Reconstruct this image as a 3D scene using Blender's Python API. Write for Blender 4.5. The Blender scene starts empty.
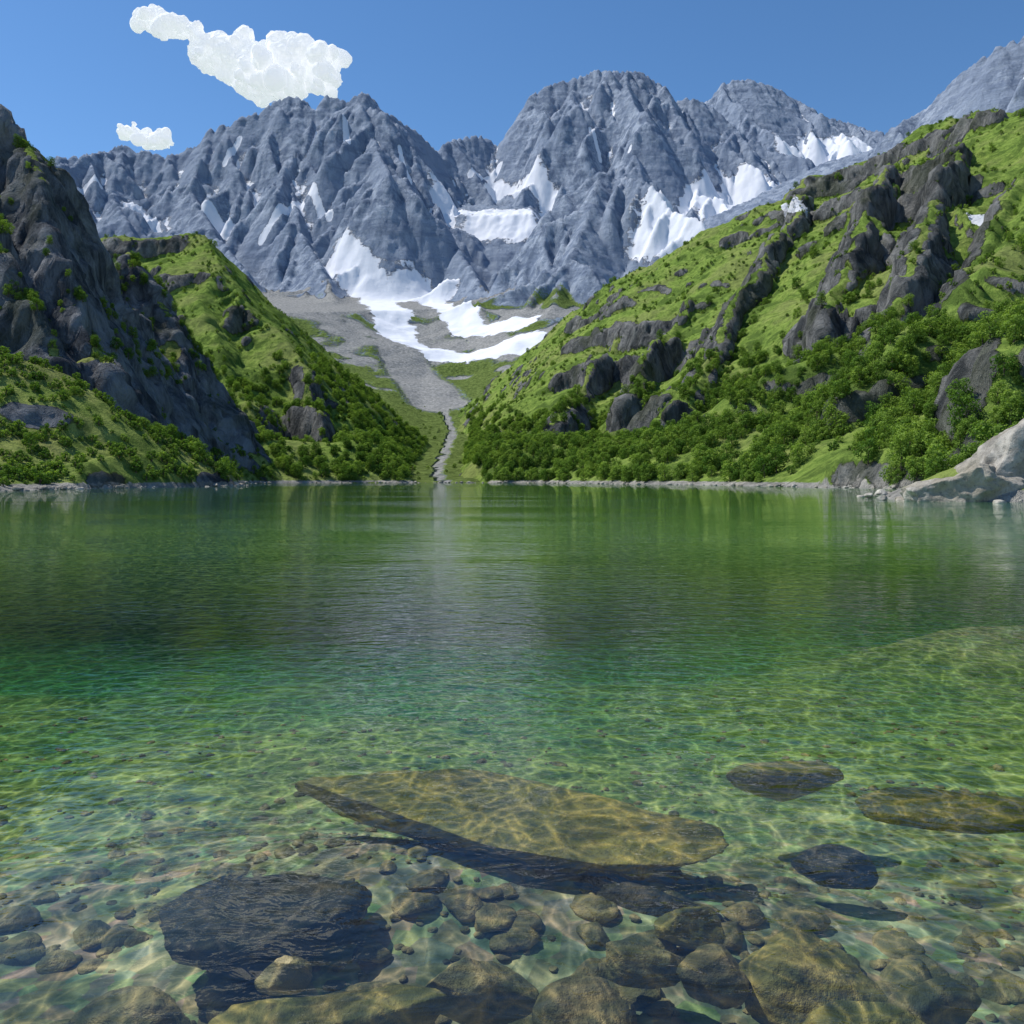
import bpy, math, random, bmesh
import numpy as np
from mathutils import Vector
R = random.Random(7); rng = np.random.default_rng(11)
F=853.0; HZ=478.0; CH=1.7
def P(px,py,Y): return ((px-512)/F*Y, Y, CH+(HZ-py)/F*Y)
sc=bpy.context.scene
# ------------------------------------------------------------ noise
def _h(ix,iy,iz,seed):
    h=(ix.astype(np.uint32)*np.uint32(374761393)+iy.astype(np.uint32)*np.uint32(668265263)+iz*np.uint32(2246822519)+np.uint32(seed*7919+13))
    h=(h^(h>>np.uint32(13)))*np.uint32(1274126177)
    return h^(h>>np.uint32(16))
_ang=np.linspace(0,2*np.pi,256,endpoint=False); GX=np.cos(_ang).astype(np.float32); GY=np.sin(_ang).astype(np.float32)
def perlin2(x,y,seed=0):
    xi=np.floor(x).astype(np.int64); yi=np.floor(y).astype(np.int64)
    fx=(x-xi).astype(np.float32); fy=(y-yi).astype(np.float32)
    u=fx*fx*fx*(fx*(fx*6-15)+10); v=fy*fy*fy*(fy*(fy*6-15)+10)
    z=np.uint32(0)
    def g(dx,dy):
        h=_h(xi+dx,yi+dy,z,seed)&np.uint32(255)
        return GX[h]*(fx-dx)+GY[h]*(fy-dy)
    a=g(0,0);b=g(1,0);c=g(0,1);d=g(1,1)
    return ((a+(b-a)*u)*(1-v)+(c+(d-c)*u)*v)*1.5
def fbm2(x,y,sc_,oct=5,seed=0,gain=.5,ridged=False):
    o=np.zeros(np.shape(x),np.float32); a=1.0; f=1.0/sc_; tot=0
    for k in range(oct):
        n=perlin2(x*f+k*17.3,y*f-k*9.1,seed+k)
        if ridged: n=1-2*np.abs(n)
        o+=a*n; tot+=a; a*=gain; f*=2.03
    return o/tot
def val3(x,y,z,seed=0):
    xi=np.floor(x).astype(np.int64); yi=np.floor(y).astype(np.int64); zi=np.floor(z).astype(np.int64)
    fx=(x-xi).astype(np.float32); fy=(y-yi).astype(np.float32); fz=(z-zi).astype(np.float32)
    u=fx*fx*(3-2*fx); v=fy*fy*(3-2*fy); w=fz*fz*(3-2*fz)
    def g(a,b,c): return (_h(xi+a,yi+b,(zi+c).astype(np.uint32),seed)&np.uint32(65535)).astype(np.float32)/32767.5-1
    def pl(c): 
        p=g(0,0,c);q=g(1,0,c);r=g(0,1,c);s=g(1,1,c)
        return (p+(q-p)*u)*(1-v)+(r+(s-r)*u)*v
    A=pl(0);B=pl(1)
    return A+(B-A)*w
def fbm3(x,y,z,sc_,oct=4,seed=0,gain=.55,ridged=False):
    o=np.zeros(np.shape(x),np.float32); a=1.0; f=1.0/sc_; tot=0
    for k in range(oct):
        n=val3(x*f+k*7.7,y*f+k*3.3,z*f-k*5.1,seed+k)
        if ridged: n=1-2*np.abs(n)
        o+=a*n; tot+=a; a*=gain; f*=2.07
    return o/tot
def sstep(a,b,x):
    t=np.clip((x-a)/(b-a),0,1); return t*t*(3-2*t)
def blur(A,r):
    for ax in (0,1):
        for _ in range(2):
            pad=[(0,0),(0,0)]; pad[ax]=(r+1,r)
            B=np.cumsum(np.pad(A,pad,mode='edge').astype(np.float64),axis=ax)
            if ax==0: A=(B[2*r+1:]-B[:-2*r-1])/(2*r+1)
            else: A=(B[:,2*r+1:]-B[:,:-2*r-1])/(2*r+1)
    return A.astype(np.float32)
# ------------------------------------------------------------ lake outline
lake=np.array([(-95,-30),(-78,40),(-70,80),(-66,108),(-67,125),(-68,140),(-63,160),(-57,180),(-64,192),(-78,215),(-84,245),(-82,272),(-62,290),(-45,296),(-25,300),
 (-5,298),(9.5,290),(25,243),(38,222),(46,207),(50,180),(54,160),(60,142),(64,118),(52,95),(36,80),(30,68),(33,60),(44,52),(60,30),(70,-30)],float)
def sdf(x,y):
    d=np.full(np.shape(x),1e9); ins=np.zeros(np.shape(x),bool)
    n=len(lake)
    for i in range(n):
        ax,ay=lake[i]; bx,by=lake[(i+1)%n]
        ex,ey=bx-ax,by-ay
        t=np.clip(((x-ax)*ex+(y-ay)*ey)/(ex*ex+ey*ey),0,1)
        d=np.minimum(d,np.hypot(x-ax-t*ex,y-ay-t*ey))
        c=((ay>y)!=(by>y)) & (x<(bx-ax)*(y-ay)/((by-ay) if by!=ay else 1e-9)+ax)
        ins^=c
    return np.where(ins,-d,d)
vy=np.array([0,300,330,450,600,800,950,1100,1300,1500,1800,2200,4000.]); vz=np.array([-1,-1,1,8,24,56,88,135,222,300,400,520,900.])
def vaxis(Y): return -22-(Y-300)*.08+5*np.sin(Y/90.)
# ------------------------------------------------------------ ridge terrain
def resample(pts,step):
    pts=np.array(pts,float); o=[]
    for a,b in zip(pts[:-1],pts[1:]):
        n=max(1,int(np.hypot(*(b-a)[:2])/step)); t=np.arange(n)/n
        o.append(a+(b-a)*t[:,None])
    o.append(pts[-1:]); return np.concatenate(o)
def spurs(pts,spacing,length,descent,seed,wob=.35,zmin=0,drop=.0):
    r=random.Random(seed); out=[]
    pts=np.array(pts,float); s=0; nxt=spacing*r.random()
    for a,b in zip(pts[:-1],pts[1:]):
        L=np.hypot(*(b-a)[:2])
        if L<1e-6: continue
        t=(b-a)/L
        while s+L>nxt:
            q=a+t*(nxt-s)
            for side in (1,-1):
                d=math.atan2(t[0]*side,-t[1]*side)
                if b[2]<a[2]-0.3*L: d+= -side*.5
                d+=r.uniform(-.35,.35)
                ln=length*r.uniform(.4,1.25); st=ln/7; p=np.array(q); p[2]-=drop*r.random()
                line=[p.copy()]; ds=descent*r.uniform(.8,1.25)
                for k in range(7):
                    d+=r.uniform(-wob,wob)
                    p=p+np.array([math.cos(d)*st,math.sin(d)*st,-st*ds*r.uniform(.3,1.7)])
                    line.append(p.copy())
                    if p[2]<zmin: break
                out.append(line)
            nxt+=spacing*r.uniform(.6,1.4)
        s+=L
    return out
class Terr: pass
def terrain(x0,x1,y0,y1,res,ridges,warp=(0,1),jag=0,jscale=40,seed=0,njag=999):
    nx=int((x1-x0)/res)+1; ny=int((y1-y0)/res)+1
    xs=x0+np.arange(nx)*res; ys=y0+np.arange(ny)*res
    X,Y=np.meshgrid(xs,ys); X=X.astype(np.float32);Y=Y.astype(np.float32)
    S=[];
    for k,(pts,sl) in enumerate(ridges):
        q=resample(pts,res*.7); q=np.c_[q,np.full(len(q),sl)]
        if jag>0: q[:,2]-=(jag if k<njag else jag*.3)*np.abs(fbm2(q[:,0]+k*0.01,q[:,1],jscale,4,seed+5,.6))*2
        S.append(q)
    S=np.concatenate(S).astype(np.float32)
    i=np.round((S[:,0]-x0)/res).astype(int); j=np.round((S[:,1]-y0)/res).astype(int)
    ok=(i>=0)&(i<nx)&(j>=0)&(j<ny); S=S[ok];i=i[ok];j=j[ok]
    o=np.argsort(S[:,2]); S=S[o];i=i[o];j=j[o]
    best=np.full((ny,nx),-1,np.int32); best[j,i]=np.arange(len(S))
    if warp[0]:
        WX=X+warp[0]*fbm2(X,Y,warp[1],4,seed+31); WY=Y+warp[0]*fbm2(X,Y,warp[1],4,seed+57)
    else: WX,WY=X,Y
    sx,sy,sz,ss=[np.append(S[:,k],v).astype(np.float32) for k,v in ((0,0),(1,0),(2,-1e5),(3,1))]
    val=sz[best]-ss[best]*np.hypot(WX-sx[best],WY-sy[best])
    k=1
    while k<max(nx,ny)//2: k*=2
    steps=[]
    while k>=1: steps.append(k); k//=2
    steps+= [2,1]
    for k in steps:
        for dy in (-k,0,k):
            for dx in (-k,0,k):
                if dx==0 and dy==0: continue
                ya,yb=max(0,dy),min(ny,ny+dy); xa,xb=max(0,dx),min(nx,nx+dx)
                c=best[ya-dy:yb-dy,xa-dx:xb-dx]
                v=sz[c]-ss[c]*np.hypot(WX[ya:yb,xa:xb]-sx[c],WY[ya:yb,xa:xb]-sy[c])
                m=v>val[ya:yb,xa:xb]
                val[ya:yb,xa:xb][m]=v[m]; best[ya:yb,xa:xb][m]=c[m]
    T=Terr(); T.X,T.Y,T.H,T.res,T.x0,T.y0,T.nx,T.ny=X,Y,val.astype(np.float32),res,x0,y0,nx,ny
    T.attr={}
    return T
def slope_of(T,H=None):
    H=T.H if H is None else H
    gy,gx=np.gradient(H,T.res); return gx,gy,np.hypot(gx,gy)
def finish(T,disp):
    gx,gy,s=slope_of(T); l=np.sqrt(1+s*s)
    T.slope=s
    T.PX=T.X-gx/l*disp; T.PY=T.Y-gy/l*disp; T.PZ=T.H+disp/l
def hit(T,px,py):
    tx=(px-512)/F; tz=(HZ-py)/F
    ys=np.arange(T.y0,T.y0+T.res*(T.ny-1),T.res*.5)
    i=((tx*ys-T.x0)/T.res).round().astype(int); j=((ys-T.y0)/T.res).round().astype(int)
    ok=(i>=0)&(i<T.nx)&(j>=0)&(j<T.ny); ys=ys[ok];i=i[ok];j=j[ok]
    m=T.H[j,i]>=CH+tz*ys
    if not m.any(): return None
    y=ys[np.argmax(m)]; return (tx*y,y)
def strokes(T,lst):
    M=np.zeros(T.X.shape,np.float32)
    for r,pp in lst:
        q=[hit(T,*p) for p in pp]; q=[a for a in q if a]
        if len(q)==1: q=q*2
        for a,b in zip(q[:-1],q[1:]):
            if math.hypot(a[0]-b[0],a[1]-b[1])>500: b=a
            ex,ey=b[0]-a[0],b[1]-a[1]; L=ex*ex+ey*ey+1e-6
            t=np.clip(((T.X-a[0])*ex+(T.Y-a[1])*ey)/L,0,1)
            d=np.hypot(T.X-a[0]-t*ex,T.Y-a[1]-t*ey)
            M=np.maximum(M,np.clip(1.5-d/r,0,1))
    return M
def to_mesh(T,name,mat,zcut=-1.5,wide=1.5):
    ny,nx=T.PX.shape
    co=np.stack([T.PX,T.PY,T.PZ],-1).reshape(-1,3).astype(np.float32)
    idx=np.arange(ny*nx).reshape(ny,nx)
    q=np.stack([idx[:-1,:-1],idx[:-1,1:],idx[1:,1:],idx[1:,:-1]],-1).reshape(-1,4)
    z=co[:,2]; keep=(z[q].max(1)>zcut)
    q=q[keep]
    used=np.zeros(len(co),bool); used[q.ravel()]=True
    remap=np.cumsum(used)-1; q=remap[q]; co=co[used]
    me=bpy.data.meshes.new(name); me.vertices.add(len(co)); me.vertices.foreach_set('co',co.ravel())
    me.loops.add(q.size); me.loops.foreach_set('vertex_index',q.ravel().astype(np.int32))
    me.polygons.add(len(q)); me.polygons.foreach_set('loop_start',np.arange(0,q.size,4,dtype=np.int32))
    me.polygons.foreach_set('use_smooth',np.ones(len(q),bool))
    me.update(calc_edges=True)
    for k,a in T.attr.items():
        at=me.attributes.new(k,'FLOAT','POINT'); at.data.foreach_set('value',a.reshape(-1)[used].astype(np.float32))
    me.materials.append(mat)
    ob=bpy.data.objects.new(name,me); sc.collection.objects.link(ob); return ob
# ------------------------------------------------------------ node helper
class N:
    def __init__(s,name,world=False):
        if world: s.m=bpy.data.worlds.new(name)
        else: s.m=bpy.data.materials.new(name)
        s.m.use_nodes=True; s.t=s.m.node_tree; s.t.nodes.clear()
        s.out=s.t.nodes.new('ShaderNodeOutputWorld' if world else 'ShaderNodeOutputMaterial')
    def n(s,typ,ins=None,**kw):
        nd=s.t.nodes.new('ShaderNode'+typ)
        for k,v in kw.items(): setattr(nd,k,v)
        for k,v in (ins or {}).items():
            sk=nd.inputs[k]
            if isinstance(v,bpy.types.NodeSocket): s.t.links.new(v,sk)
            elif isinstance(v,bpy.types.Node): s.t.links.new(v.outputs[0],sk)
            else:
                if isinstance(v,tuple) and len(v)==3 and sk.type=='RGBA': v=v+(1,)
                sk.default_value=v
        return nd
    def math(s,op,a,b=0.0,c=0.0,clamp=False):
        return s.n('Math',{0:a,1:b,2:c},operation=op,use_clamp=clamp).outputs[0]
    def mix(s,f,a,b,blend='MIX'):
        nd=s.t.nodes.new('ShaderNodeMix'); nd.data_type='RGBA'; nd.blend_type=blend
        for k,v in ((0,f),(6,a),(7,b)):
            sk=nd.inputs[k]
            if isinstance(v,bpy.types.NodeSocket): s.t.links.new(v,sk)
            else: sk.default_value=(v+(1,) if isinstance(v,tuple) else v)
        return nd.outputs[2]
    def rng(s,v,a,b,c=0.0,d=1.0,smooth=True):
        return s.n('MapRange',{0:v,1:a,2:b,3:c,4:d},interpolation_type='SMOOTHSTEP' if smooth else 'LINEAR').outputs[0]
    def noise(s,vec,scale,detail=6,rough=.55,dist=0.0):
        return s.n('TexNoise',{'Vector':vec,'Scale':scale,'Detail':detail,'Roughness':rough,'Distortion':dist}).outputs[0]
    def map(s,vec,scale=(1,1,1),loc=(0,0,0),rot=(0,0,0)):
        return s.n('Mapping',{0:vec,1:loc,2:rot,3:scale}).outputs[0]
    def attr(s,name): return s.n('Attribute',attribute_name=name).outputs['Fac']
    def pos(s): return s.n('NewGeometry').outputs['Position']
    def surf(s,sh): s.t.links.new(sh.outputs[0] if isinstance(sh,bpy.types.Node) else sh,s.out.inputs[0])
def diffuse(m,col,bump=None,rough=.9,spec=.15,normal=None):
    ins={'Base Color':col,'Roughness':rough,'Specular IOR Level':spec}
    if normal is not None: ins['Normal']=normal
    m.surf(m.n('BsdfPrincipled',ins)); return m.m
def matte(m,col,normal):
    m.surf(m.n('BsdfDiffuse',{'Color':col,'Normal':normal})); return m.m
# ------------------------------------------------------------ materials
def mat_mountain():
    m=N('alpine_rock_hazed'); p=m.pos()
    n1=m.noise(p,.004,3,.6); n2=m.noise(m.map(p,(1,1,.4),rot=(.25,.35,.2)),.045,8,.74,.3)
    st=m.noise(m.map(p,(.3,.3,1.9),rot=(1.0,-.75,.3)),.016,7,.74)
    c=m.mix(m.rng(n2,.37,.63),(.16,.205,.29),(.43,.49,.585))  # rock tones paled and blued: aerial haze put into the colour
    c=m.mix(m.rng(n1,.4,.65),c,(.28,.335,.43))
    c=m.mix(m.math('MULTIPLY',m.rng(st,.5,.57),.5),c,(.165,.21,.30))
    scr=m.attr('scree'); sn=m.noise(p,.3,5,.75)
    scc=m.mix(m.rng(sn,.3,.7),(.15,.155,.15),(.37,.365,.35))
    scm=m.rng(m.math('ADD',scr,m.math('MULTIPLY_ADD',n2,.8,-.4)),.35,.6)
    c=m.mix(scm,c,scc)
    g=m.attr('grass'); gc=m.mix(m.rng(sn,.35,.65),(.09,.13,.035),(.21,.28,.08))
    gm=m.rng(m.math('ADD',g,m.math('MULTIPLY_ADD',sn,1.2,-.6)),.4,.62)
    c=m.mix(gm,c,gc)
    s=m.attr('snow')
    sm=m.rng(m.math('ADD',s,m.math('ADD',m.math('MULTIPLY_ADD',n2,1.3,-.65),m.math('MULTIPLY_ADD',st,1.2,-.6))),.46,.53)
    c=m.mix(sm,c,(.74,.76,.81))
    h=m.math('ADD',m.math('MULTIPLY',n2,14.0),m.math('MULTIPLY',st,9.0))
    h=m.math('MULTIPLY',h,m.math('SUBTRACT',1.0,m.math('MULTIPLY',m.math('MAXIMUM',sm,m.math('MULTIPLY',scm,.85)),.85)))
    b=m.n('Bump',{'Strength':.9,'Distance':1.0,'Height':h})
    return matte(m,c,b.outputs[0])
def mat_hill(name,gA=(.10,.16,.033),gB=(.27,.36,.08),rA=(.055,.06,.063),rB=(.28,.28,.27)):
    m=N(name); p=m.pos()
    n2=m.noise(m.map(p,(1,1,.4),rot=(.3,.2,.2)),.11,8,.72,.6); n4=m.noise(p,.025,4,.65)
    rc=m.mix(m.rng(n2,.36,.66),rA,rB)
    gn=m.noise(p,.35,6,.75)
    rc=m.mix(m.math('MULTIPLY',m.rng(n4,.5,.62),.45),rc,(.07,.085,.04))
    gc=m.mix(m.rng(gn,.36,.64),gA,gB); gc=m.mix(m.math('MULTIPLY',m.rng(n4,.45,.6),.55),gc,(.16,.25,.05)); 
    gc=m.mix(m.math('MULTIPLY',m.rng(n4,.52,.40),.4),gc,(.23,.23,.10))
    gc=m.mix(m.math('MULTIPLY',m.rng(m.math('ADD',n2,n4),1.02,1.14),.7),gc,(.06,.10,.025))
    g=m.attr('grass')
    gm=m.rng(m.math('ADD',g,m.math('MULTIPLY_ADD',gn,1.1,-.55)),.42,.58)
    c=m.mix(gm,rc,gc)
    scr=m.attr('scree'); scc=m.mix(m.rng(gn,.3,.7),(.16,.16,.15),(.42,.40,.36))
    c=m.mix(m.rng(m.math('ADD',scr,m.math('MULTIPLY_ADD',gn,.8,-.4)),.4,.6),c,scc)
    s=m.attr('snow'); c=m.mix(m.rng(m.math('ADD',s,m.math('MULTIPLY_ADD',gn,.8,-.4)),.46,.54),c,(.68,.70,.74))
    h=m.math('ADD',m.math('MULTIPLY',n2,m.math('MULTIPLY_ADD',gm,-5.0,7.0)),m.math('MULTIPLY',gn,1.6))
    b=m.n('Bump',{'Strength':.95,'Distance':1.0,'Height':h})
    return matte(m,c,b.outputs[0])
# ------------------------------------------------------------ FAR MOUNTAINS
def PP(l): return [P(*a) for a in l]
main=[
 (PP([(-160,150,2000),(-60,168,2100),(20,165,2100),(60,157,2100),(100,152,2150),(125,145,2150),(160,156,2150),(200,145,2200),(212,130,2200),(240,118,2200),(262,112,2220),(278,98,2250),(300,97,2250),(315,108,2250),(330,92,2250),(345,103,2250),(365,90,2250),(385,110,2300),(415,132,2350),(437,150,2400),(455,138,2500),(480,135,2550),(500,146,2600),(515,122,2600),(528,98,2600),(545,86,2620),(570,79,2650),(600,70,2650),(640,71,2650),(660,84,2650),(672,102,2650),(690,97,2600),(712,106,2600),(735,128,2550),(770,150,2500),(800,172,2450)]),1.7),
 (PP([(680,130,3200),(712,95,3200),(725,82,3200),(750,79,3200),(780,90,3200),(820,116,3200),(850,124,3200),(870,130,3100),(900,136,3000)]),1.4),
 (PP([(870,160,2300),(895,132,2000),(925,110,1900),(960,75,1850),(1000,45,1800),(1024,34,1800),(1080,0,1800),(1200,-20,1800)]),1.4),
 (PP([(515,320,1500),(528,260,1600),(545,215,1680),(570,190,1720),(600,170,1750),(640,190,1800),(665,213,1850),(690,232,1920)]),1.6),
 (PP([(600,171,1750),(585,225,1580),(560,280,1420),(545,335,1230)]),1.5),
 (PP([(640,190,1800),(645,240,1620),(620,290,1420),(600,330,1250)]),1.5),
 (PP([(375,100,2260),(392,160,2150),(415,200,2020),(450,238,1850),(478,280,1660),(500,318,1480)]),1.5),
 (PP([(365,92,2250),(350,170,2060),(362,230,1880),(372,262,1720)]),1.5),
 (PP([(300,97,2250),(290,180,2050),(300,230,1850),(325,275,1650),(335,310,1450)]),1.5),
 (PP([(212,130,2200),(190,190,2020),(215,235,1830),(250,275,1640)]),1.5),
 (PP([(125,145,2150),(110,190,2000),(130,230,1800)]),1.5),
 (PP([(600,72,2650),(580,130,2500),(545,175,2350),(520,190,2250)]),1.8),
 (PP([(660,84,2650),(680,140,2450),(700,185,2250),(690,215,2050)]),1.6),
 (PP([(735,128,2550),(760,165,2400),(775,185,2300)]),1.5),
 (PP([(820,116,3200),(850,140,2900)]),1.4),
]
rid=list(main)
def bench(l,gr,n,step):   # sloping snow bench: rows of contour lines stepping down towards the lake
    return [([(x,y-k*step,z-gr*k*step) for x,y,z in PP(l)],1.2) for k in range(n)]
gentle=bench([(690,228,1950),(760,196,2060),(830,162,2180),(905,142,2300)],.42,60,4.5)+bench([(440,205,2330),(480,206,2300),(530,205,2270)],.42,55,4.5)
lv1=[]
for k,(pts,s) in enumerate(main):
    lv1+=spurs(pts,105,420,1.0,100+k,.22,150,10)
lv2=[]
for k,l in enumerate(lv1): lv2+=spurs(l,44,130,1.2,900+k,.28,120,5)
rid+= [(l,1.8) for l in lv1]+[(l,2.2) for l in lv2]+gentle
T=terrain(-1900,1900,290,3500,4.0,rid,warp=(7,80),jag=26,jscale=28,seed=3,njag=15)
X,Y=T.X,T.Y
ax=vaxis(Y)
base=np.interp(Y,vy,vz)+np.minimum(np.maximum(0,np.abs(X-ax)-12-Y*.01)*.28,60)+ fbm2(X,Y,220,5,70)*(2+.033*(Y-400).clip(0,1200))
d0=sdf(X,Y); base=np.minimum(base,.25*d0)
T.H=np.maximum(T.H,base-200); 
k=18.0
T.H=np.where(Y>600,np.logaddexp(T.H/k,base/k)*k,np.maximum(T.H,base)).astype(np.float32)
exp_=T.H-base
rockm=sstep(0,60,exp_)
T.H=T.H+ rockm*(fbm2(X,Y,60,6,81,.66,True)*8) + fbm2(X,Y,30,3,88)*1.5
conc=blur(T.H,9)-T.H
gx,gy,s=slope_of(T,blur(T.H,2))
sn=strokes(T,[(r*1.5,q) for r,q in [(26,[(335,268),(385,300),(420,290),(440,285)]),(22,[(375,300),(400,340),(440,352),(490,352),(525,338)]),(18,[(430,300),(470,330),(520,325)]),(15,[(470,355),(545,350)]),(18,[(350,262),(372,285)]),
 (34,[(450,200),(480,212),(525,212)]),(30,[(480,226),(520,226)]),(20,[(495,200),(545,195)]),
 (52,[(672,222),(720,212),(760,190),(820,165),(870,148),(905,142)]),(34,[(700,205),(745,185)]),(34,[(790,150),(850,150)])]]
 +[(r*1.35,q) for r,q in [(13,[(132,208),(152,226)]),(13,[(208,208),(228,226)]),(6,[(262,240),(300,208)]),(6,[(345,118),(348,140)]),(5,[(630,150),(640,182)]),(6,[(310,190),(330,215)]),(5,[(80,195),(100,185)]),(6,[(500,165),(470,175)]),(9,[(590,330),(560,345)]),
 (5,[(590,130),(600,160)]),(5,[(400,150),(410,180)]),(5,[(240,140),(225,165)])]])
auto=sstep(3,15,conc)*sstep(2.4,1.2,s)*sstep(420,620,T.H)*.58
T.attr['snow']=np.clip(sn*.95*sstep(3.2,1.9,s)+auto,0,1)
gn_=fbm2(X,Y,45,4,321)
sc_=strokes(T,[(34,[(400,350),(425,385),(440,405)]),(26,[(380,320),(420,330)]),(26,[(470,320),(500,345)])])
T.attr['scree']=np.clip(np.maximum(sc_,sstep(.75,.45,s)*sstep(60,10,exp_)*sstep(110,190,T.H+gn_*110)*.9),0,1)
river=np.clip(1.5-np.abs(X-ax+gn_*5)/(1.6+Y*.003),0,1)*(Y<900)*sstep(-.35,.1,gn_+.3); T.attr['scree']=np.maximum(T.attr['scree'],river*.8)
T.attr['grass']=np.clip(sstep(1.15,.75,s)*sstep(400,200,T.H+fbm2(X,Y,150,3,5)*120)*(1-T.attr['scree']),0,1)
disp=rockm*(fbm3(X,Y,T.H*.5,30,5,40,.65,True)*4)*(1-.8*sstep(.4,.6,T.attr['snow']))
finish(T,disp)
FAR=T; FAR.s=s
to_mesh(T,'mountain_range',mat_mountain(),zcut=-.6)
# ------------------------------------------------------------ hills
def clampshore(T,lo=.5,hi=1.5,off=1.0,quad=0,lod=30):
    d=sdf(T.X,T.Y).astype(np.float32); T.d=d
    d2=d+fbm2(T.X,T.Y,14,4,9)*3.0; dp=np.maximum(d2,0)
    v=np.interp(T.Y,vy,vz)-5+1.0*np.maximum(0,np.abs(T.X-vaxis(T.Y)+fbm2(T.X,T.Y,40,3,8)*8)-7)
    rough=fbm2(T.X,T.Y,26,4,12)*3*np.clip(d2/12,0,1)
    T.H=np.maximum(T.H,lo*np.minimum(dp,lod)+rough)
    T.H=np.where(d2>0,np.clip(T.H,.2*np.minimum(dp,8),off*np.minimum(d2,1)+hi*dp+quad*dp*dp),.6*d2).astype(np.float32)
    T.H=np.minimum(T.H,np.where(T.Y>290,v,1e6)).astype(np.float32)
def terrace(T,step,amt,seed,nsc=60):
    n=fbm2(T.X,T.Y,nsc,4,seed)*step*.8
    t=(T.H+n)/step; f=t-np.floor(t)
    Hn=(np.floor(t)+sstep(.5,.92,f))*step-n
    mk=sstep(-.3,.25,fbm2(T.X,T.Y,90,3,seed+2))
    T.H=(T.H+(Hn-T.H)*amt*mk).astype(np.float32)
def hillattrs(T,glim=(1.15,.8)):
    gx,gy,s=slope_of(T,blur(T.H,1)); T.s=s
    T.attr['grass']=sstep(glim[0],glim[1],s+fbm2(T.X,T.Y,25,3,61)*.3)
    T.attr['scree']=np.clip(1.3-T.H/1.1,0,1)*(T.d<6)
    T.attr['snow']=np.zeros_like(T.H)
C=[
 (PP([(535,374,820),(570,314,800),(600,288,780),(640,264,760),(680,247,740),(740,221,700),(790,196,670),(840,170,640),(880,150,610),(905,140,590),(925,124,560),(950,114,540),(985,112,520),(1024,105,500),(1100,90,480),(1250,60,450)]),.8),
 (PP([(915,135,580),(890,162,470),(872,170,430),(852,225,380),(834,290,330),(814,352,290),(790,420,245)]),2.3),
 (PP([(800,190,640),(806,190,560),(775,238,480),(742,290,420),(702,355,365),(655,425,320)]),2.0),
 (PP([(690,244,730),(655,294,600),(612,336,520),(572,382,450),(540,440,375)]),1.5),
 (PP([(745,221,700),(715,261,570),(672,318,480),(625,390,400)]),1.8),
 (PP([(960,114,530),(985,140,440),(960,140,420),(930,200,350),(900,272,290),(880,345,240)]),2.2),
 (PP([(1060,100,480),(1050,160,380),(1024,225,300),(960,290,240),(900,340,205),(860,378,190),(832,430,172)]),.85),
 (PP([(1300,120,260),(1150,230,190),(1060,300,150),(1010,360,125),(975,400,105),(945,440,88)]),.75),
 (PP([(1050,110,480),(1040,150,400),(1020,180,350),(985,235,300)]),1.6),
]
l1=[]
for k,(p,s) in enumerate(C): l1+=[(l,s*1.0) for l in spurs(p,65 if s>1.3 else 90,70 if s>1.3 else 110,1.0 if s>1.3 else .6,300+k,.3,4,6)]
l2=[]
for k,(p,s) in enumerate(l1):
    if s>1.5: l2+=[(l,s*1.1) for l in spurs(p,24,26,1.1,500+k,.35,2,2)]
T=terrain(-60,560,50,900,1.15,C+l1+l2,warp=(8,45),jag=4,jscale=16,seed=21,njag=9)
T.H+=fbm2(T.X,T.Y,45,5,23,.5)*4
terrace(T,36,.5,27,70); terrace(T,12,.2,29,30)
clampshore(T)
hillattrs(T,(1.5,1.14))
low=np.clip((T.H-1)/6,0,1)
T.attr['snow']=strokes(T,[(4,[(975,215),(990,222)]),(3,[(785,205),(800,208)])])*.8
finish(T,low*sstep(1.0,1.7,T.s)*(fbm3(T.X,T.Y,T.H*.6,15,6,33,.62,True)*5)+low*fbm3(T.X,T.Y,T.H,5,2,39)*.5)
RH=T; hm=mat_hill('hillside_ground')
to_mesh(T,'grassy_hillside',hm,zcut=-2.5)
B=[
 (PP([(-40,215,560),(60,228,530),(125,234,520),(165,233,520),(200,231,510),(230,235,500),(262,254,490),(300,269,480),(330,298,470),(350,323,460),(375,347,450),(395,375,440),(412,400,425),(436,440,400)]),.85),
 (PP([(300,268,480),(292,295,440),(300,332,410),(310,384,370),(330,435,330),(350,468,308)]),1.6),
 (PP([(225,236,500),(205,300,430),(228,370,370),(262,430,325),(285,465,300)]),.95),
 (PP([(140,234,520),(125,300,440),(150,360,380),(190,420,330),(215,455,290)]),.95),
 (PP([(372,344,450),(380,390,405),(395,436,360),(398,468,330)]),1.4),
 (PP([(235,236,500),(250,275,460),(262,310,430)]),1.6),
]
l1=[]
for k,(p,s) in enumerate(B): l1+=[(l,s*1.05) for l in spurs(p,60,75,.8,700+k,.3,4,4)]
l2=[]
for k,(p,s) in enumerate(l1):
    if s>1.3: l2+=[(l,s*1.1) for l in spurs(p,24,26,1.0,1500+k,.35,2,2)]
T=terrain(-420,10,180,640,1.1,B+l1+l2,warp=(7,45),jag=3.5,jscale=16,seed=41,njag=6)
T.H+=fbm2(T.X,T.Y,40,5,43,.5)*3.5
terrace(T,30,.4,47,70); terrace(T,10,.2,49,30)
clampshore(T); hillattrs(T,(1.55,1.2)); low=np.clip((T.H-1)/6,0,1)
finish(T,low*sstep(1.0,1.7,T.s)*(fbm3(T.X,T.Y,T.H*.6,13,6,53,.62,True)*4.2)+low*fbm3(T.X,T.Y,T.H,5,2,39)*.5)
LH=T; to_mesh(T,'grassy_hill',hm,zcut=-2.5)
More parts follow.
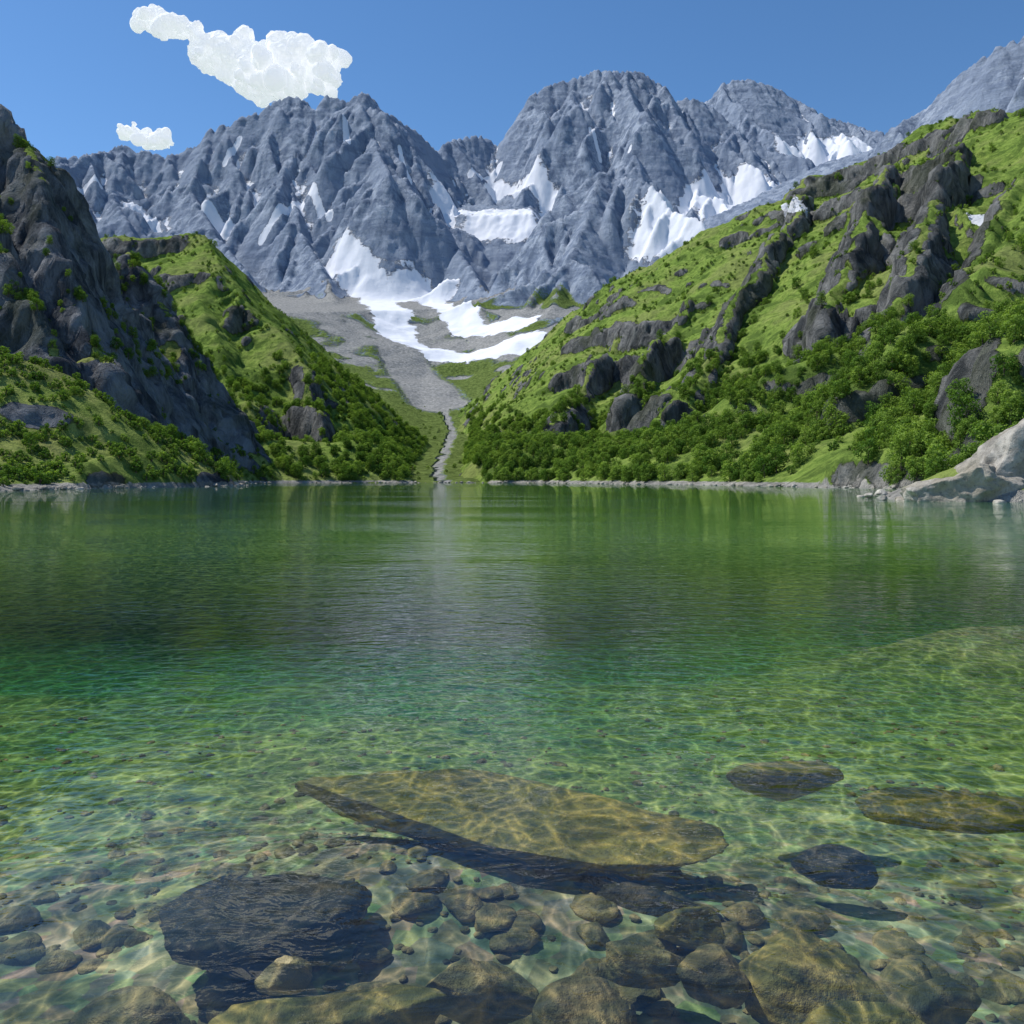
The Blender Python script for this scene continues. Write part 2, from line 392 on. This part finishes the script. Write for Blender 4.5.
# left cliff + apron
A=[
 (PP([(-260,10,270),(-150,50,265),(-60,78,260),(0,108,250),(30,130,250),(60,178,245),(90,213,240),(125,250,236),(150,300,232),(175,360,226),(195,415,222),(212,450,218),(228,474,210)]),2.3),
 (PP([(30,130,250),(50,200,225),(80,270,212),(110,330,205),(140,390,202),(165,440,200)]),2.4),
 (PP([(-60,78,260),(-30,170,225),(0,240,205),(30,300,195),(60,340,190)]),2.4),
 (PP([(-200,270,190),(-90,310,178),(0,345,172),(50,375,171),(110,425,172),(180,458,176),(232,476,182)]),.55),
 (PP([(125,246,300),(160,300,290),(200,365,280),(245,420,275),(275,455,270)]),1.5),
]
l1=[]
for k,(p,s) in enumerate(A):
    if k!=3: l1+=[(l,s*1.1) for l in spurs(p,26,38,1.5,1700+k,.35,8,3)]
T=terrain(-330,-45,60,330,.8,A+l1,warp=(4,30),jag=2.5,jscale=12,seed=61,njag=5)
T.H+=fbm2(T.X,T.Y,30,5,63,.55)*2.5
terrace(T,22,.4,67,50)
clampshore(T,.2,.75,.8,.024,12); hillattrs(T,(1.25,.9)); low=np.clip((T.H-1)/6,0,1)
finish(T,low*sstep(.8,1.5,T.s)*(fbm3(T.X,T.Y,T.H*.6,11,6,73,.64,True)*4)+low*fbm3(T.X,T.Y,T.H,4,2,39)*.35)
LC=T; to_mesh(T,'rocky_cliff',mat_hill('cliff_ground',gA=(.12,.16,.045),gB=(.32,.36,.11),rA=(.06,.067,.08),rB=(.32,.335,.36)),zcut=-2.5)
# ------------------------------------------------------------ lakebed
def bed_z(x,y):
    d=np.interp(y,[-5,0,2.2,3,4.5,6,8,11,16,25,40,80,200,340],[.05,.12,.28,.38,.52,.75,1.0,1.4,2.0,3.0,4.5,8,10,4])
    sh=np.exp(-(((x-9.5)/4.5)**2+((y-12.6)/1.2)**2)); d=d-sh*(d-.35)
    sl=np.exp(-((x+y*.25-1.1)/1.5)**4-((y-4.15+x*.2)/.8)**2); d=d-sl*np.maximum(d-.22,0)
    d=d*np.where(y<60,1-.25*sstep(1,8,x)*sstep(3,8,y),1)
    return -d+fbm2(x,y,3.2,4,91)*.10*np.clip(y/4,.4,3)+fbm2(x,y,.7,3,95)*.03
u=np.linspace(-1,1,520); xs=np.sinh(u*7.2)/np.sinh(7.2)*6000
v=np.linspace(0,1,620); ys=-60+ (np.sinh((v*2-.62)*6.2)-np.sinh(-.62*6.2))/(np.sinh(1.38*6.2)-np.sinh(-.62*6.2))*6000
T=Terr(); T.X,T.Y=np.meshgrid(xs,ys); T.PX,T.PY=T.X,T.Y
T.PZ=np.where(np.hypot(T.X,T.Y)<330,bed_z(T.X,T.Y),-10); T.PZ=np.where(T.Y<-2,np.minimum(T.PZ,-.3),T.PZ)
T.attr={}
m=N('lakebed_ground'); p=m.pos(); z=m.n('SeparateXYZ',{0:p}).outputs[2]
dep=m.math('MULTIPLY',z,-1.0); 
peb=m.n('TexVoronoi',{'Vector':p,'Scale':9.0,'Randomness':1.0}); 
nn=m.noise(p,2.2,7,.7); n5=m.noise(p,.35,3,.6)
shal=m.mix(m.rng(nn,.35,.65),(.20,.22,.12),(.60,.60,.40)); shal=m.mix(.35,shal,peb.outputs['Color'],'MULTIPLY')
c1=m.mix(m.rng(nn,.35,.65),(.12,.22,.07),(.40,.52,.18))
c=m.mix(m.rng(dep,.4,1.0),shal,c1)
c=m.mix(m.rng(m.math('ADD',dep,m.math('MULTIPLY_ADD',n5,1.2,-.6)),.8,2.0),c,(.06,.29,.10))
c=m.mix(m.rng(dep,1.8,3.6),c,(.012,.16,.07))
bp=m.n('Bump',{'Strength':.6,'Distance':.05,'Height':m.math('ADD',nn,peb.outputs['Distance'])})
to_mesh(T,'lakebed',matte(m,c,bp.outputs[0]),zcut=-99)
# ------------------------------------------------------------ water
m=N('lake_water'); p=m.pos(); sep=m.n('SeparateXYZ',{0:p})
big=m.noise(m.map(p,(.05,.12,1)),1.0,2,.5)
w1=m.noise(m.map(p,(1.0,2.2,1)),1.6,2,.5,.3); w2=m.noise(m.map(p,(1,1.7,1),rot=(0,0,.3)),5.5,3,.5,.6)
w3=m.noise(m.map(p,(.35,1.0,1)),.55,2,.5)
amp=m.rng(big,.35,.65,.3,1.3)
h=m.math('ADD',m.math('MULTIPLY',w1,.020),m.math('MULTIPLY',w2,m.rng(sep.outputs[1],5.0,18.0,.018,.008))); h=m.math('ADD',m.math('MULTIPLY',h,amp),m.math('MULTIPLY',w3,.024))
bp=m.n('Bump',{'Strength':1.0,'Distance':1.0,'Height':h}).outputs[0]
wc=m.n('TexNoise',{'Vector':p,'Scale':1.8,'Detail':2.0}).outputs['Color']
wp=m.n('VectorMath',{0:p,1:m.n('VectorMath',{0:wc,'Scale':.45},operation='SCALE').outputs[0]},operation='ADD').outputs[0]
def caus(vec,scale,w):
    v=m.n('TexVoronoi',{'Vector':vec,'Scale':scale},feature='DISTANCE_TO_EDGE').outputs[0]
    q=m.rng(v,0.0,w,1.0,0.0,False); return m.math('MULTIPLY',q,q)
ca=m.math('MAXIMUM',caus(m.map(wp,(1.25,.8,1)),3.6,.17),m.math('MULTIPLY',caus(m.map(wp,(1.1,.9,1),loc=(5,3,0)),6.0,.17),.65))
caus_tint=m.mix(ca,(.35,.43,.40),(1,1,.92))  # caustic light net painted into the transmission colour
# suspended matter: the water body turns opaque green where the lake is deep
body=m.math('MULTIPLY',m.rng(sep.outputs[1],5.0,30.0),.9)
bcol=m.mix(m.rng(sep.outputs[0],-20.0,18.0),(.002,.050,.036),(.026,.125,.028))
bcol=m.mix(m.math('MULTIPLY',ca,m.rng(sep.outputs[1],10.0,60.0,.85,.25)),bcol,(.30,.52,.14))  # same caustic light lines painted into the body colour
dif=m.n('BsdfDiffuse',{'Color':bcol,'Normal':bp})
fr=m.n('Fresnel',{'IOR':1.48,'Normal':bp}).outputs[0]
gl=m.n('BsdfGlossy',{'Color':(.97,.98,1,1),'Roughness':.015,'Normal':bp}); tr=m.n('BsdfTransparent',{'Color':caus_tint})
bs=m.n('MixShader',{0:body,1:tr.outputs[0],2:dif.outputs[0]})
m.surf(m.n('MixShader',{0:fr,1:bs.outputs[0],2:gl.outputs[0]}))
me=bpy.data.meshes.new('lake_water'); me.from_pydata([(-420,-60,0),(420,-60,0),(420,345,0),(-420,345,0)],[],[(0,1,2,3)]); me.materials.append(m.m)
sc.collection.objects.link(bpy.data.objects.new('lake_water',me))
# ------------------------------------------------------------ rocks
def rock_mesh(name,seed,sub=4,cuts=9,rough=.1,mat=None,dims=(1,1,1),flat=None,tilt=.05):
    bm=bmesh.new(); bmesh.ops.create_icosphere(bm,subdivisions=sub,radius=1)
    me=bpy.data.meshes.new(name); bm.to_mesh(me); bm.free()
    n=len(me.vertices); v=np.empty(n*3,np.float32); me.vertices.foreach_get('co',v); v=v.reshape(-1,3)
    r=np.random.default_rng(seed)
    for _ in range(cuts):
        d=r.normal(size=3); d/=np.linalg.norm(d); k=r.uniform(.55,.85)
        t=v@d; v=v-np.outer(np.maximum(0,t-k)*.9,d)
    if flat:
        t=v[:,2]-flat-tilt*v[:,0]; v[:,2]-=np.maximum(0,t)*.85
    nn=v/np.linalg.norm(v,axis=1)[:,None]
    o=seed*3.1
    dd=fbm3(v[:,0]+o,v[:,1],v[:,2],.9,5,seed%50,.5)*rough*1.6+fbm3(v[:,0]+o,v[:,1],v[:,2],.35,3,seed%50+3,.5,True)*rough*.5
    v=(v+nn*dd[:,None])*np.array(dims)
    me.vertices.foreach_set('co',v.astype(np.float32).ravel()); 
    me.polygons.foreach_set('use_smooth',np.ones(len(me.polygons),bool)); me.update()
    if mat: me.materials.append(mat)
    return me
def mat_rock(name,a,b,c2,scale=1.0,wet=.5):
    m=N(name); p=m.pos()
    n1=m.noise(p,2.2*scale,8,.7,.4); n2=m.noise(p,14*scale,5,.7); n3=m.noise(p,.8*scale,3,.6)
    c=m.mix(m.rng(n1,.35,.65),a,b); c=m.mix(m.math('MULTIPLY',m.rng(n3,.45,.6),.6),c,c2); c=m.mix(m.math('MULTIPLY',m.rng(n2,.5,.7),.6),c,tuple(x*.4 for x in a))
    rd=m.n('ObjectInfo').outputs['Random']; c=m.mix(.4,c,m.mix(rd,(.45,.42,.40),(1.25,1.2,1.1)),'MULTIPLY')
    bp=m.n('Bump',{'Strength':.9,'Distance':.07/scale,'Height':m.math('ADD',n1,m.math('MULTIPLY',n2,.35))})
    return diffuse(m,c,normal=bp.outputs[0],rough=wet,spec=.3)
mr_slab=mat_rock('mossy_slab_rock',(.19,.165,.05),(.60,.50,.15),(.30,.30,.08))
mr_gold=mat_rock('algae_rock',(.14,.12,.04),(.50,.42,.15),(.28,.27,.09))
mr_dark=mat_rock('dark_wet_rock_and_shade',(.03,.03,.028),(.13,.12,.09),(.07,.07,.06))
mr_brown=mat_rock('brown_rock',(.14,.115,.06),(.50,.42,.22),(.28,.26,.13))
mr_pale=mat_rock('pale_limestone',(.20,.19,.17),(.50,.48,.43),(.28,.25,.19),scale=.25,wet=.9)
def boulder(px,py,ztop,w,d,h,mat,seed,rot=0,name='boulder',sub=5,cuts=10,rough=.09,flat=None,tilt=.05,ry=None):
    Yd=(CH-ztop)*F/(py-HZ); x=(px-512)/F*Yd
    me=rock_mesh(name,seed,sub,cuts,rough,mat,(w/2,d/2,h/2),flat,tilt)
    a,b=R.uniform(-.05,.05),R.uniform(-.05,.05)
    o=bpy.data.objects.new(name,me); o.location=(x,Yd,ztop-h*(.42 if not flat else flat*.5)); o.rotation_euler=(a,b if ry is None else ry,rot); sc.collection.objects.link(o); return o
boulder(505,805,-.085,2.55,1.2,.46,mr_slab,5,rot=-.36,name='submerged_rock_slab',sub=6,cuts=9,rough=.10,flat=.3,tilt=0,ry=.02)
boulder(650,890,-.2,1.0,.5,.4,mr_dark,15,rot=-.3)  # dark rock added in place of shade and dark reflection beside the slab
boulder(262,900,-.10,.9,.7,.42,mr_dark,8,rot=.35,sub=6,flat=.4)
boulder(835,850,-.18,.42,.22,.25,mr_dark,9)
boulder(785,768,-.14,.75,.35,.3,mr_brown,10,rot=.1,flat=.4)
boulder(330,1005,-.05,.85,.36,.35,mr_gold,12,rot=.1,sub=6,flat=.5)
boulder(480,962,-.02,.42,.26,.24,mr_brown,13,rot=-.15)
boulder(585,985,-.02,.36,.3,.26,mr_brown,14,rot=.3)
boulder(640,938,-.03,.34,.2,.2,mr_brown,16,rot=-.2)
boulder(715,955,-.03,.3,.22,.2,mr_brown,17)
boulder(810,950,-.05,.55,.6,.32,mr_gold,18,rot=.5,sub=6)
boulder(860,1010,-.01,.5,.3,.3,mr_gold,19,rot=-.3)
boulder(930,985,-.03,.36,.24,.22,mr_brown,20,rot=.2)
boulder(285,962,-.01,.2,.15,.14,mr_brown,21)
boulder(130,1000,-.05,.4,.3,.25,mr_brown,22)
boulder(690,910,-.1,.3,.2,.2,mr_gold,23)
boulder(950,800,-.6,1.2,.6,.45,mr_gold,24,rot=-.3,flat=.4)
# ------------------------------------------------------------ instancing helper
def scatter(name,pts,scl,rot,idx,coll,tilt=0):
    me=bpy.data.meshes.new(name); me.vertices.add(len(pts)); me.vertices.foreach_set('co',np.asarray(pts,np.float32).ravel())
    for nm,dat,ty in (('scl',scl,'FLOAT'),('rotz',rot,'FLOAT'),('pick',idx,'INT')):
        a=me.attributes.new(nm,ty,'POINT'); a.data.foreach_set('value',np.asarray(dat,np.int32 if ty=='INT' else np.float32))
    ob=bpy.data.objects.new(name,me); sc.collection.objects.link(ob)
    ng=bpy.data.node_groups.new(name,'GeometryNodeTree')
    ng.interface.new_socket('Geometry',in_out='INPUT',socket_type='NodeSocketGeometry'); ng.interface.new_socket('Geometry',in_out='OUTPUT',socket_type='NodeSocketGeometry')
    gi=ng.nodes.new('NodeGroupInput'); go=ng.nodes.new('NodeGroupOutput')
    ci=ng.nodes.new('GeometryNodeCollectionInfo'); ci.inputs[0].default_value=coll; ci.inputs[1].default_value=True; ci.inputs[2].default_value=True
    ip=ng.nodes.new('GeometryNodeInstanceOnPoints'); ip.inputs['Pick Instance'].default_value=True
    def na(n,t):
        q=ng.nodes.new('GeometryNodeInputNamedAttribute'); q.data_type=t; q.inputs[0].default_value=n; return q.outputs[0]
    cx=ng.nodes.new('ShaderNodeCombineXYZ'); ng.links.new(na('rotz','FLOAT'),cx.inputs[2])
    L=ng.links.new
    L(gi.outputs[0],ip.inputs['Points']); L(ci.outputs[0],ip.inputs['Instance']); L(na('pick','INT'),ip.inputs['Instance Index']); L(cx.outputs[0],ip.inputs['Rotation']); L(na('scl','FLOAT'),ip.inputs['Scale']); L(ip.outputs[0],go.inputs[0])
    md=ob.modifiers.new('scatter','NODES'); md.node_group=ng
    return ob
def collection(name,objs):
    c=bpy.data.collections.new(name)
    for o in objs: c.objects.link(o)
    return c
def stones(name,mat,n,seed0,dims):
    return collection(name,[bpy.data.objects.new('stone_%02d'%k,rock_mesh('stone',seed0+k,3,9,.1,mat,(1*R.uniform(.7,1.2),R.uniform(.7,1.1),dims*R.uniform(.6,1)))) for k in range(n)])
cs=stones('lakebed_stone_shapes',mr_brown,6,200,.55)
n=4200
yy=1.6+rng.random(n)**1.6*10; xx=(rng.random(n)*2-1)*(yy*.68+.5)
s=.02+.10*rng.random(n)**3.5; cl=fbm2(xx,yy,1.3,3,77); k=cl>-.15; xx,yy,s=xx[k],yy[k],s[k]; s*=np.clip(1.25-yy/14,.5,1.2)*np.where(yy<4.2,1.2,.7)
zz=bed_z(xx,yy)+s*.1
scatter('lakebed_stones',np.c_[xx,yy,zz],s,rng.random(len(s))*6.28,rng.integers(0,6,len(s)),cs)
cp=stones('shore_rock_shapes',mr_pale,5,300,.6)
pts=[];ss=[]
for a,b in zip(lake[2:-2],lake[3:-1]):
    L=math.hypot(*(b-a)); 
    for _ in range(int(L*2.6)):
        t=R.random(); q=a+(b-a)*t; nrm=np.array([-(b-a)[1],(b-a)[0]])/L; q=q+nrm*R.gauss(.0,1.6)
        if R.random()<.7: pts.append((q[0],q[1],R.uniform(-.1,.3))); ss.append(.12+.8*R.random()**3)
scatter('shoreline_rocks',pts,ss,rng.random(len(ss))*6.28,rng.integers(0,5,len(ss)),cp)
def outcrop(px,Yd,zc,dims,seed,rot=0,tilt=0):
    me=rock_mesh('limestone_outcrop',seed,6,16,.18,mr_pale,dims); o=bpy.data.objects.new('limestone_outcrop',me)
    o.location=((px-512)/F*Yd,Yd,zc); o.rotation_euler=(0,tilt,rot); sc.collection.objects.link(o)
outcrop(1045,66,1.2,(8.0,5,5.6),401,.2,-.35); outcrop(965,63,.1,(4.6,3.4,3.2),405,-.2,-.25); outcrop(1110,66,2.5,(7,5,6),409,.5)
# ------------------------------------------------------------ trees
def mat_leaf(name,a,b):
    m=N(name); rd=m.n('ObjectInfo').outputs['Random']; at=m.attr('tone')
    c=m.mix(rd,a,b)
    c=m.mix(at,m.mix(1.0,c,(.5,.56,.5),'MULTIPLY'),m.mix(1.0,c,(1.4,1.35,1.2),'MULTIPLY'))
    d=m.n('BsdfDiffuse',{'Color':c}); t=m.n('BsdfTranslucent',{'Color':m.mix(1.0,c,(1.3,1.4,.5),'MULTIPLY')})
    m.surf(m.n('MixShader',{0:.3,1:d.outputs[0],2:t.outputs[0]})); return m.m
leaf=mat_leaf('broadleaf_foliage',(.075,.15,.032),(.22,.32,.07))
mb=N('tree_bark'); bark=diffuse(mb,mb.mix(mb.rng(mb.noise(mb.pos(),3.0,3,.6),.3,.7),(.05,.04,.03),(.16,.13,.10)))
def tree(name,seed,H=5.0,lobes=9,leaves=1100,lsz=.34,spread=.42,low=.1):
    r=np.random.default_rng(seed); V=[];Fc=[];tone=[];mi=[]
    def tube(a,b,ra,rb,n=5):
        a=np.array(a);b=np.array(b); d=(b-a)/np.linalg.norm(b-a); u=np.cross(d,[.3,.9,.1]); u/=np.linalg.norm(u); w=np.cross(d,u); o=len(V)
        for q,rr in ((a,ra),(b,rb)):
            for k in range(n): an=k*2*math.pi/n; V.append(q+u*math.cos(an)*rr+w*math.sin(an)*rr); tone.append(.5)
        for k in range(n): Fc.append((o+k,o+(k+1)%n,o+n+(k+1)%n,o+n+k)); mi.append(1)
    top=np.array([r.normal()*.15,r.normal()*.15,H*.62]); mid=np.array([r.normal()*.1,r.normal()*.1,H*.3])
    tube((0,0,-.6),mid,.14,.10); tube(mid,top,.10,.05)
    C_=[]
    for k in range(lobes):
        an=k*2.4+r.uniform(-.5,.5); zt=low+(.88-low)*(k+.5)/lobes; rad=H*spread*math.sqrt(max(.04,1-((zt-.42)/.52)**2))*r.uniform(.45,.85)
        c=np.array([math.cos(an)*rad,math.sin(an)*rad,zt*H]); rr=H*r.uniform(.16,.24); C_.append((c,rr))
        if k%2==0: tube(mid+(top-mid)*r.random(),c,.045,.015,4)
    for k in range(leaves):
        c,rr=C_[r.integers(len(C_))]; d=r.normal(size=3); d/=np.linalg.norm(d); rad=rr*(.6+.45*r.random()); q=c+d*rad*np.array([1,1,.85])
        nrm=d+r.normal(size=3)*.4+np.array([0,0,.25]); nrm/=np.linalg.norm(nrm); u=np.cross(nrm,r.normal(size=3)); u/=np.linalg.norm(u); w=np.cross(nrm,u); s=lsz*r.uniform(.6,1.2)*.5; o=len(V)
        for e in (-u,w*.7,u,-w*.7): V.append(q+e*s)
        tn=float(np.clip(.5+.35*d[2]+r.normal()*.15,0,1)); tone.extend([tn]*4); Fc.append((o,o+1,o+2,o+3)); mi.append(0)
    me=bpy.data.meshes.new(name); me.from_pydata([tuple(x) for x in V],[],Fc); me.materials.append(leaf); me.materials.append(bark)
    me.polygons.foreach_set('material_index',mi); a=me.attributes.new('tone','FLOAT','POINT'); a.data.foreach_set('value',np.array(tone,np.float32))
    return bpy.data.objects.new(name,me)
ct=collection('broadleaf_tree_shapes',[tree('tree_%d'%k,50+k,4.4*R.uniform(.85,1.15),R.randint(10,14),1200,.34,R.uniform(.36,.46)) for k in range(5)])
cb=collection('shrub_shapes',[tree('shrub_%d'%k,80+k,1.6,8,300,.28,.55,.1) for k in range(3)])
def plant(T,name,coll,ncoll,count,prob,smin,smax,seed,sink=.2,gap=14):
    r=np.random.default_rng(seed); N0=count*16
    j=r.integers(0,T.PX.shape[0],N0); i=r.integers(0,T.PX.shape[1],N0)
    x=T.PX[j,i]+r.uniform(-.5,.5,N0); y=T.PY[j,i]+r.uniform(-.5,.5,N0); z=T.PZ[j,i]
    px=512+x/np.maximum(y,1)*F
    ok=(z>.7)&(px>-160)&(px<1190)&(r.random(N0)<prob(x,y,z,T.s[j,i]))&((y<300)|(np.abs(x-vaxis(y))>gap))&~((x>0)&(x<60)&(y<84))
    x,y,z=x[ok][:count],y[ok][:count],z[ok][:count]
    s=smin+(smax-smin)*r.random(len(x))**1.4
    scatter(name,np.c_[x,y,z-sink*s],s,r.random(len(x))*6.28,r.integers(0,ncoll,len(x)),coll)
    print(name,len(x))
def pr_right(x,y,z,s):
    tl=46+fbm2(x,y,70,3,201)*60+sstep(80,200,x)*20-sstep(350,600,y)*14
    return sstep(14,-14,z-tl)*sstep(2.2,1.4,s)*np.where(fbm2(x,y,24,3,203)>-.2,1,.10)+.012
plant(RH,'hillside_forest',ct,5,8500,pr_right,.4,1.25,1)
plant(RH,'hillside_shrubs',cb,3,8000,lambda x,y,z,s: sstep(.2,-.15,-fbm2(x,y,22,4,205))*sstep(2.6,1.4,s)*.7,.5,1.5,2)
def pr_left(x,y,z,s):
    tl=32+fbm2(x,y,60,3,211)*34+sstep(-140,-90,x)*45
    return sstep(8,-8,z-tl)*sstep(2.2,1.4,s)*np.where(fbm2(x,y,22,3,213)>-.22,1,.1)+.012
plant(LH,'hill_forest',ct,5,4600,pr_left,.4,1.15,3)
plant(LH,'hill_shrubs',cb,3,3600,lambda x,y,z,s: sstep(.2,-.15,-fbm2(x,y,22,4,215))*.6,.5,1.5,4)
plant(FAR,'valley_shrubs',cb,3,2600,lambda x,y,z,s: (y<900)*(np.abs(x-vaxis(y))<110)*(fbm2(x,y,25,3,233)>-.15)*1.0,.6,1.9,9,gap=3)
plant(LC,'lakeside_shrubs',cb,3,2600,lambda x,y,z,s: sstep(1.3,.9,s)*np.where(fbm2(x,y,14,3,221)>0,.9,.2)*sstep(46,30,z),.5,1.4,5)
plant(LC,'lakeside_trees',ct,5,300,lambda x,y,z,s: sstep(1.5,.9,s)*np.where(fbm2(x,y,20,3,223)>.15,.5,.01)*(z<40),.4,1.0,6)
plant(LC,'cliff_top_trees',ct,5,1500,lambda x,y,z,s: sstep(2.6,1.3,s)*(z>30)*.6*(fbm2(x,y,18,3,225)>-.1),.35,.8,7)
# ------------------------------------------------------------ clouds
mc=N('cloud_vapour')
d_=mc.n('BsdfDiffuse',{'Color':(.72,.72,.72,1)}); t_=mc.n('BsdfTranslucent',{'Color':(.72,.72,.72,1)}); mx=mc.n('MixShader',{0:.35,1:d_.outputs[0],2:t_.outputs[0]})
em=mc.n('Emission',{'Color':(.90,.94,1,1),'Strength':.40}); ad=mc.n('AddShader',{0:mx.outputs[0],1:em.outputs[0]})  # added glow standing in for light scattered inside the cloud
lw=mc.n('LayerWeight',{'Blend':.5}).outputs['Facing']; nz_=mc.noise(mc.pos(),.012,3,.6)
al=mc.rng(mc.math('ADD',lw,mc.math('MULTIPLY_ADD',nz_,.5,-.25)),.55,.98)
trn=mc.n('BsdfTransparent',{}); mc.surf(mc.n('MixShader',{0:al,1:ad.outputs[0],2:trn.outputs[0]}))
def cloud(Yd,blobs,seed):
    bm=bmesh.new(); r=random.Random(seed)
    for a,b,c,d in blobs:
        q=P(a,b,Yd); k=Yd/F
        g=bmesh.ops.create_icosphere(bm,subdivisions=3,radius=1)
        bmesh.ops.scale(bm,verts=g['verts'],vec=(c*k*.85,c*k*.6,d*k*.72)); bmesh.ops.translate(bm,verts=g['verts'],vec=q)
        for _ in range(14):
            an=r.uniform(0,6.28); e=r.random()**.5
            cx=q[0]+math.cos(an)*e*c*k*.88; cz=q[2]+math.sin(an)*e*d*k*.8; cy=q[1]+r.uniform(-.7,.3)*c*k; rad=r.uniform(.2,.45)*d*k
            g=bmesh.ops.create_icosphere(bm,subdivisions=2,radius=rad)
            bmesh.ops.translate(bm,verts=g['verts'],vec=(cx,cy,cz))
    me=bpy.data.meshes.new('cloud'); bm.to_mesh(me); bm.free(); o=bpy.data.objects.new('cloud',me); sc.collection.objects.link(o)
    md=o.modifiers.new('r','REMESH'); md.mode='VOXEL'; md.voxel_size=5.0
    ms=o.modifiers.new('s','SMOOTH'); ms.iterations=6; ms.factor=.6
    dg=bpy.context.evaluated_depsgraph_get(); m2=bpy.data.meshes.new_from_object(o.evaluated_get(dg)); o.modifiers.clear(); o.data=m2; m2.name='cloud'
    n=len(m2.vertices); v=np.empty(n*3,np.float32); m2.vertices.foreach_get('co',v); v=v.reshape(-1,3)
    nr=np.empty(n*3,np.float32); m2.vertices.foreach_get('normal',nr); nr=nr.reshape(-1,3)
    dd=fbm3(v[:,0],v[:,1],v[:,2],110,5,seed,.56)*62
    v=v+nr*dd[:,None]; m2.vertices.foreach_set('co',v.astype(np.float32).ravel()); m2.polygons.foreach_set('use_smooth',np.ones(len(m2.polygons),bool)); m2.update()
    m2.materials.clear(); m2.materials.append(mc.m)
cloud(3700,[(154,20,20,10),(180,32,28,15),(212,50,34,21),(248,62,38,26),(290,62,42,28),(322,74,26,25),(270,88,42,15)],3)
cloud(3700,[(135,134,18,8),(158,143,22,11)],8)
# ------------------------------------------------------------ light, sky, camera
az=math.radians(-70); el=math.radians(56)
sd=Vector((math.sin(az)*math.cos(el),math.cos(az)*math.cos(el),math.sin(el)))
L=bpy.data.lights.new('sun','SUN'); L.energy=5.0; L.angle=math.radians(.5); L.color=(1,.96,.89)
o=bpy.data.objects.new('sun',L); o.rotation_euler=sd.to_track_quat('Z','Y').to_euler(); o.location=sd*500; sc.collection.objects.link(o)
w=N('World',True); sc.world=w.m
sk=w.n('TexSky',sky_type='NISHITA',sun_disc=False,sun_elevation=el,sun_rotation=az,altitude=1500,air_density=1.0,dust_density=.3,ozone_density=2.0)
hs=w.n('HueSaturation',{'Saturation':1.2,'Color':sk.outputs[0]})
bg=w.n('Background',{0:hs.outputs[0],1:.15}); w.surf(bg)
cam=bpy.data.cameras.new('camera'); cam.sensor_width=36; cam.lens=36*F/1024; cam.shift_y=-(512-HZ)/1024; cam.clip_end=20000; cam.clip_start=.05
co=bpy.data.objects.new('camera',cam); co.location=(0,0,CH); co.rotation_euler=(math.pi/2,0,0); sc.collection.objects.link(co); sc.camera=co
sc.view_settings.view_transform='Standard'; sc.view_settings.look='None'; sc.view_settings.exposure=0
